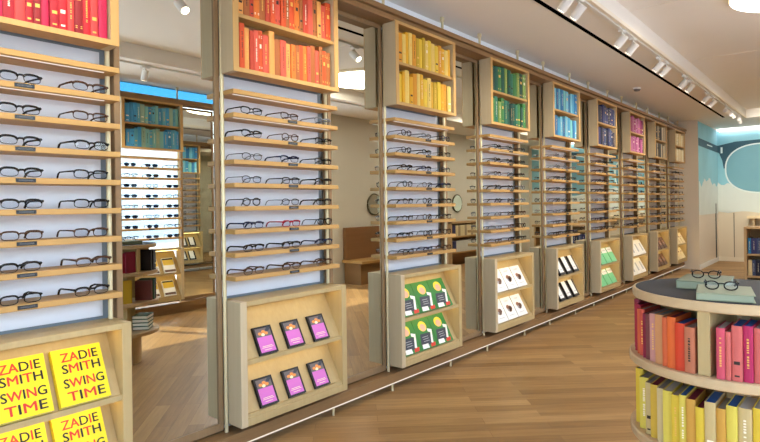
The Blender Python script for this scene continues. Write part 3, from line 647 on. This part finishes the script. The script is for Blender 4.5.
# ------------------------------------------------------------------ far end: mural, counter, shelf unit
mu = thing('wall_mural', 'teal painted mural of giant eyeglasses above pale clouds', 'mural', (0, YM, 0))
TEAL = mat('mural_teal', (140, 192, 206), .8, 0, .1, 2); CLOUD = mat('mural_cloud', (208, 216, 212), .8, 0, .06, 3); FRAMEC = mat('mural_frame', (48, 84, 100), .7, 0, .1, 3); LENSC = mat('mural_lens', (112, 160, 174), .7, 0, .12, 1.5)
OUTL = mat('mural_outline', (214, 228, 228), .7)
bx('sky_field', (.394, -.004, 1.2), (4.3, -.001, 3.03), TEAL, mu)
bx('sky_field', (.391, YE - YM + .004, 1.2), (.394, -.004, 3.06), TEAL, mu)
r_ = random.Random(3)
def cloud(face):
    k = MB(); n = 60; top = []
    if face:
        for i in range(n + 1):
            x = .394 + 3.9 * i / n; top.append((x, 1.80 + .05 * math.sin(x * 6) + .045 * math.sin(x * 23) + r_.uniform(-.012, .012)))
        top += []
        bot = [(x, 1.12 + .04 * abs(math.sin(x * 5.2))) for x, _ in top][::-1]
        k.poly([(x, -.004, z) for x, z in top + bot], (0, -.002, 0))
    else:
        for i in range(31):
            y = (YE - YM) + .006 + (-.012 - (YE - YM)) * i / 30; top.append((y, 1.83 + .06 * math.sin(y * 4) + .05 * math.sin(y * 11) + r_.uniform(-.02, .02)))
        bot = [(top[-1][0], 1.12), (top[0][0], 1.12)]
        k.poly([(.394, y, z) for y, z in top + bot], (.002, 0, 0))
    return k.build('cloud_band', CLOUD, mu)
cloud(True); cloud(False)
def squircle(cx, cz, rx, rz_, p, n=48):
    out = []
    for i in range(n):
        a = 2 * PI * i / n; c, s_ = math.cos(a), math.sin(a)
        out.append((cx + abs(c) ** (2 / p) * (1 if c >= 0 else -1) * rx, cz + abs(s_) ** (2 / p) * (1 if s_ >= 0 else -1) * rz_))
    return out
for cx in (1.27, 3.15):
    k = MB(); k.poly([(x, -.006, z) for x, z in squircle(cx, 2.14, .73, .57, 2.35)], (0, -.002, 0)); k.build('lens_outline', OUTL, mu)
    k = MB(); k.poly([(x, -.008, z) for x, z in squircle(cx, 2.14, .70, .54, 2.35)], (0, -.001, 0)); k.build('lens_area', LENSC, mu)
k = MB(); k.poly([(.394, -.0055, 2.70), (.75, -.0055, 2.77), (1.3, -.0055, 2.79), (1.9, -.0055, 2.74), (2.2, -.0055, 2.66), (2.2, -.0055, 2.50), (1.9, -.0055, 2.45), (1.3, -.0055, 2.55), (.80, -.0055, 2.45), (.62, -.0055, 2.25), (.52, -.0055, 2.15), (.49, -.0055, 2.35), (.43, -.0055, 2.52), (.394, -.0055, 2.55)], (0, -.0012, 0)); k.build('frame_front', FRAMEC, mu)
k = MB(); k.poly([(2.2, -.0055, 2.66), (2.5, -.0055, 2.74), (3.1, -.0055, 2.79), (3.7, -.0055, 2.77), (4.0, -.0055, 2.70), (4.0, -.0055, 2.5), (3.8, -.0055, 2.4), (3.1, -.0055, 2.55), (2.5, -.0055, 2.45), (2.2, -.0055, 2.5)], (0, -.0012, 0)); k.build('frame_front', FRAMEC, mu)
k = MB(); k.poly([(.396, YE - YM + .004, 2.72), (.396, -.006, 2.70), (.396, -.006, 2.54), (.396, YE - YM + .004, 2.56)], (.002, 0, 0)); k.build('frame_temple', FRAMEC, mu)
k = MB(); k.box((.398, YE - YM + .9, 2.625), (.3995, YE - YM + 1.5, 2.65)); k.box((.46, -.0085, 2.52), (.5, -.0075, 2.66)); k.build('temple_mark', OUTL, mu)
struct('trim_8', [((.70, YM - .012, .1), (.715, YM, 1.12)), ((1.45, YM - .012, .1), (1.465, YM, 1.12))], mat('panel_joint', (120, 112, 100), .7))
struct('trim_9', [((.39, 14.86, .1), (.402, 14.93, 1.35))], mat('door_gap_dark', (50, 60, 62), .7))
w = thing('wall_counter', 'narrow cream counter ledge below the mural', 'counter', (1.0, YM, 0))
bx('counter_top', (0, -.35, 1.0), (1.6, -.02, 1.06), mat('counter_cream', (226, 206, 168), .5), w, bev=.004); bx('bracket', (.1, -.3, .8), (.14, -.02, 1.0), OAKP, w); bx('bracket', (1.4, -.3, .8), (1.44, -.02, 1.0), OAKP, w)
c = thing('shelf_unit', 'low oak shelf unit with blue books below the mural', 'shelf unit', (1.36, 11.5, 0))
for nm, a, b in (('side_panel', (0, 0, 0), (.04, .45, .92)), ('side_panel', (1.16, 0, 0), (1.2, .45, .92)), ('top_panel', (0, -.01, .92), (1.2, .46, .955)), ('shelf', (.04, .02, .46), (1.16, .45, .49)), ('shelf', (.04, .02, .08), (1.16, .45, .11)), ('back_panel', (.04, .43, .0), (1.16, .45, .92))):
    bx(nm, a, b, OAK if nm != 'back_panel' else OAKD, c, bev=.002)
for zi, z in ((0, .49), (1, .11)):
    x = .05
    for i in range(9):
        wd = .045 + .012 * ((i * 7 + zi) % 4); ch = PAL['navy'][(i + zi) % 4] if (i + zi) % 5 else PAL['light blue'][1]
        if zi == 1 and i == 0: ch = PAL['cream'][1]
        me = cached(('su', i, zi), lambda: book_mesh(wd, .27, .2, ch[0], 1, CREAMP))
        o = put('shelf_book', me, None, (1.36 + x + wd / 2, 11.56, z + .0015), (0, 0, -PI / 2))
        tag(o, '%s book, %s from the left on the %s shelf of the low unit' % (ch[1], ORD[i], ('upper', 'lower')[zi]), 'book', 'books in the low shelf unit'); x += wd + .002

# ------------------------------------------------------------------ window-side wall beyond the glass, seen only in the mirrors
b = thing('wall_bench', 'slatted oak bench with high back against the beige wall, seen in the mirror', 'bench', (ROOM_X, 7.4, 0))
bx('backrest', (-.10, 0, .42), (-.02, 1.15, 1.02), wood('bench_oak', (112, 78, 48), (150, 108, 70), 'Y', scale=.35), b, bev=.004)
bx('seat', (-.52, -.04, .38), (-.02, 1.19, .43), OAKY, b, bev=.006)
bx('seat_base', (-.45, .0, 0), (-.05, 1.15, .38), OAKD, b)
def round_mirror(y, label):
    r = thing('round_mirror', label, 'mirror', (ROOM_X, y, 1.44), (0, 0, 0), 'round mirrors on the beige wall')
    Mx = Matrix.Rotation(PI / 2, 4, 'Y')
    k = MB(); n = 32; k.tube([(-.02, .2 * math.cos(2 * PI * i / n), .2 * math.sin(2 * PI * i / n)) for i in range(n)], .016, 8, closed=True); k.build('frame', mat('dark_brass', (92, 84, 60), .4, .6), r, smooth=True)
    k = MB(); k.cyl((0, 0), .198, -.012, -.008, 32, M=Matrix.Rotation(PI / 2, 4, 'Y')); g = k.build('mirror_glass', MIRROR, r)
    g.location = (-.02, 0, 0)
round_mirror(8.30, 'round brass mirror above the oak bench, seen in a wall mirror')
round_mirror(11.3, 'round brass mirror above the white book shelves, seen in a wall mirror')
u = thing('wall_shelves', 'oak wall shelves of white books beneath a round mirror, seen in the mirror', 'shelf unit', (ROOM_X, 10.6, 0))
for nm, a, b_, m in (('side_panel', (-.3, 0, 0), (-.01, .03, 1.02), OAK), ('side_panel', (-.3, 2.0, 0), (-.01, 2.03, 1.02), OAK), ('top_panel', (-.3, 0, .98), (-.01, 2.03, 1.02), OAK), ('shelf', (-.3, .03, .66), (-.01, 2.0, .69), OAKY), ('shelf', (-.3, .03, .3), (-.01, 2.0, .33), OAKY), ('back_panel', (-.03, .03, 0), (-.012, 2.0, .98), OAKD)):
    bx(nm, a, b_, m, u)
y = .06
for zi, z in ((0, .33), (1, .69)):
    y = .06
    for i in range(18):
        wd = .07 + .02 * ((i * 5 + zi) % 3)
        if y + wd > 1.98: break
        ch = (mat('white_book', (206, 208, 204), .7), 'white') if zi == 0 else (PAL['cream'][0] if i % 3 else PAL['grey'][2])
        if i in (0, 1): ch = PAL['navy'][i]
        me = cached(('ws', i, zi), lambda: book_mesh(wd, .25, .2, ch[0], 0, CREAMP))
        o = put('shelf_book', me, None, (ROOM_X - .27, 10.6 + y + wd / 2, z + .0015), (0, 0, PI))
        tag(o, '%s book, %s from mural end, %s tier of the reflected wall shelves' % (ch[1], ORD[17 - i], ('middle', 'top')[zi]), 'book', 'books in the reflected wall shelves'); y += wd + .003
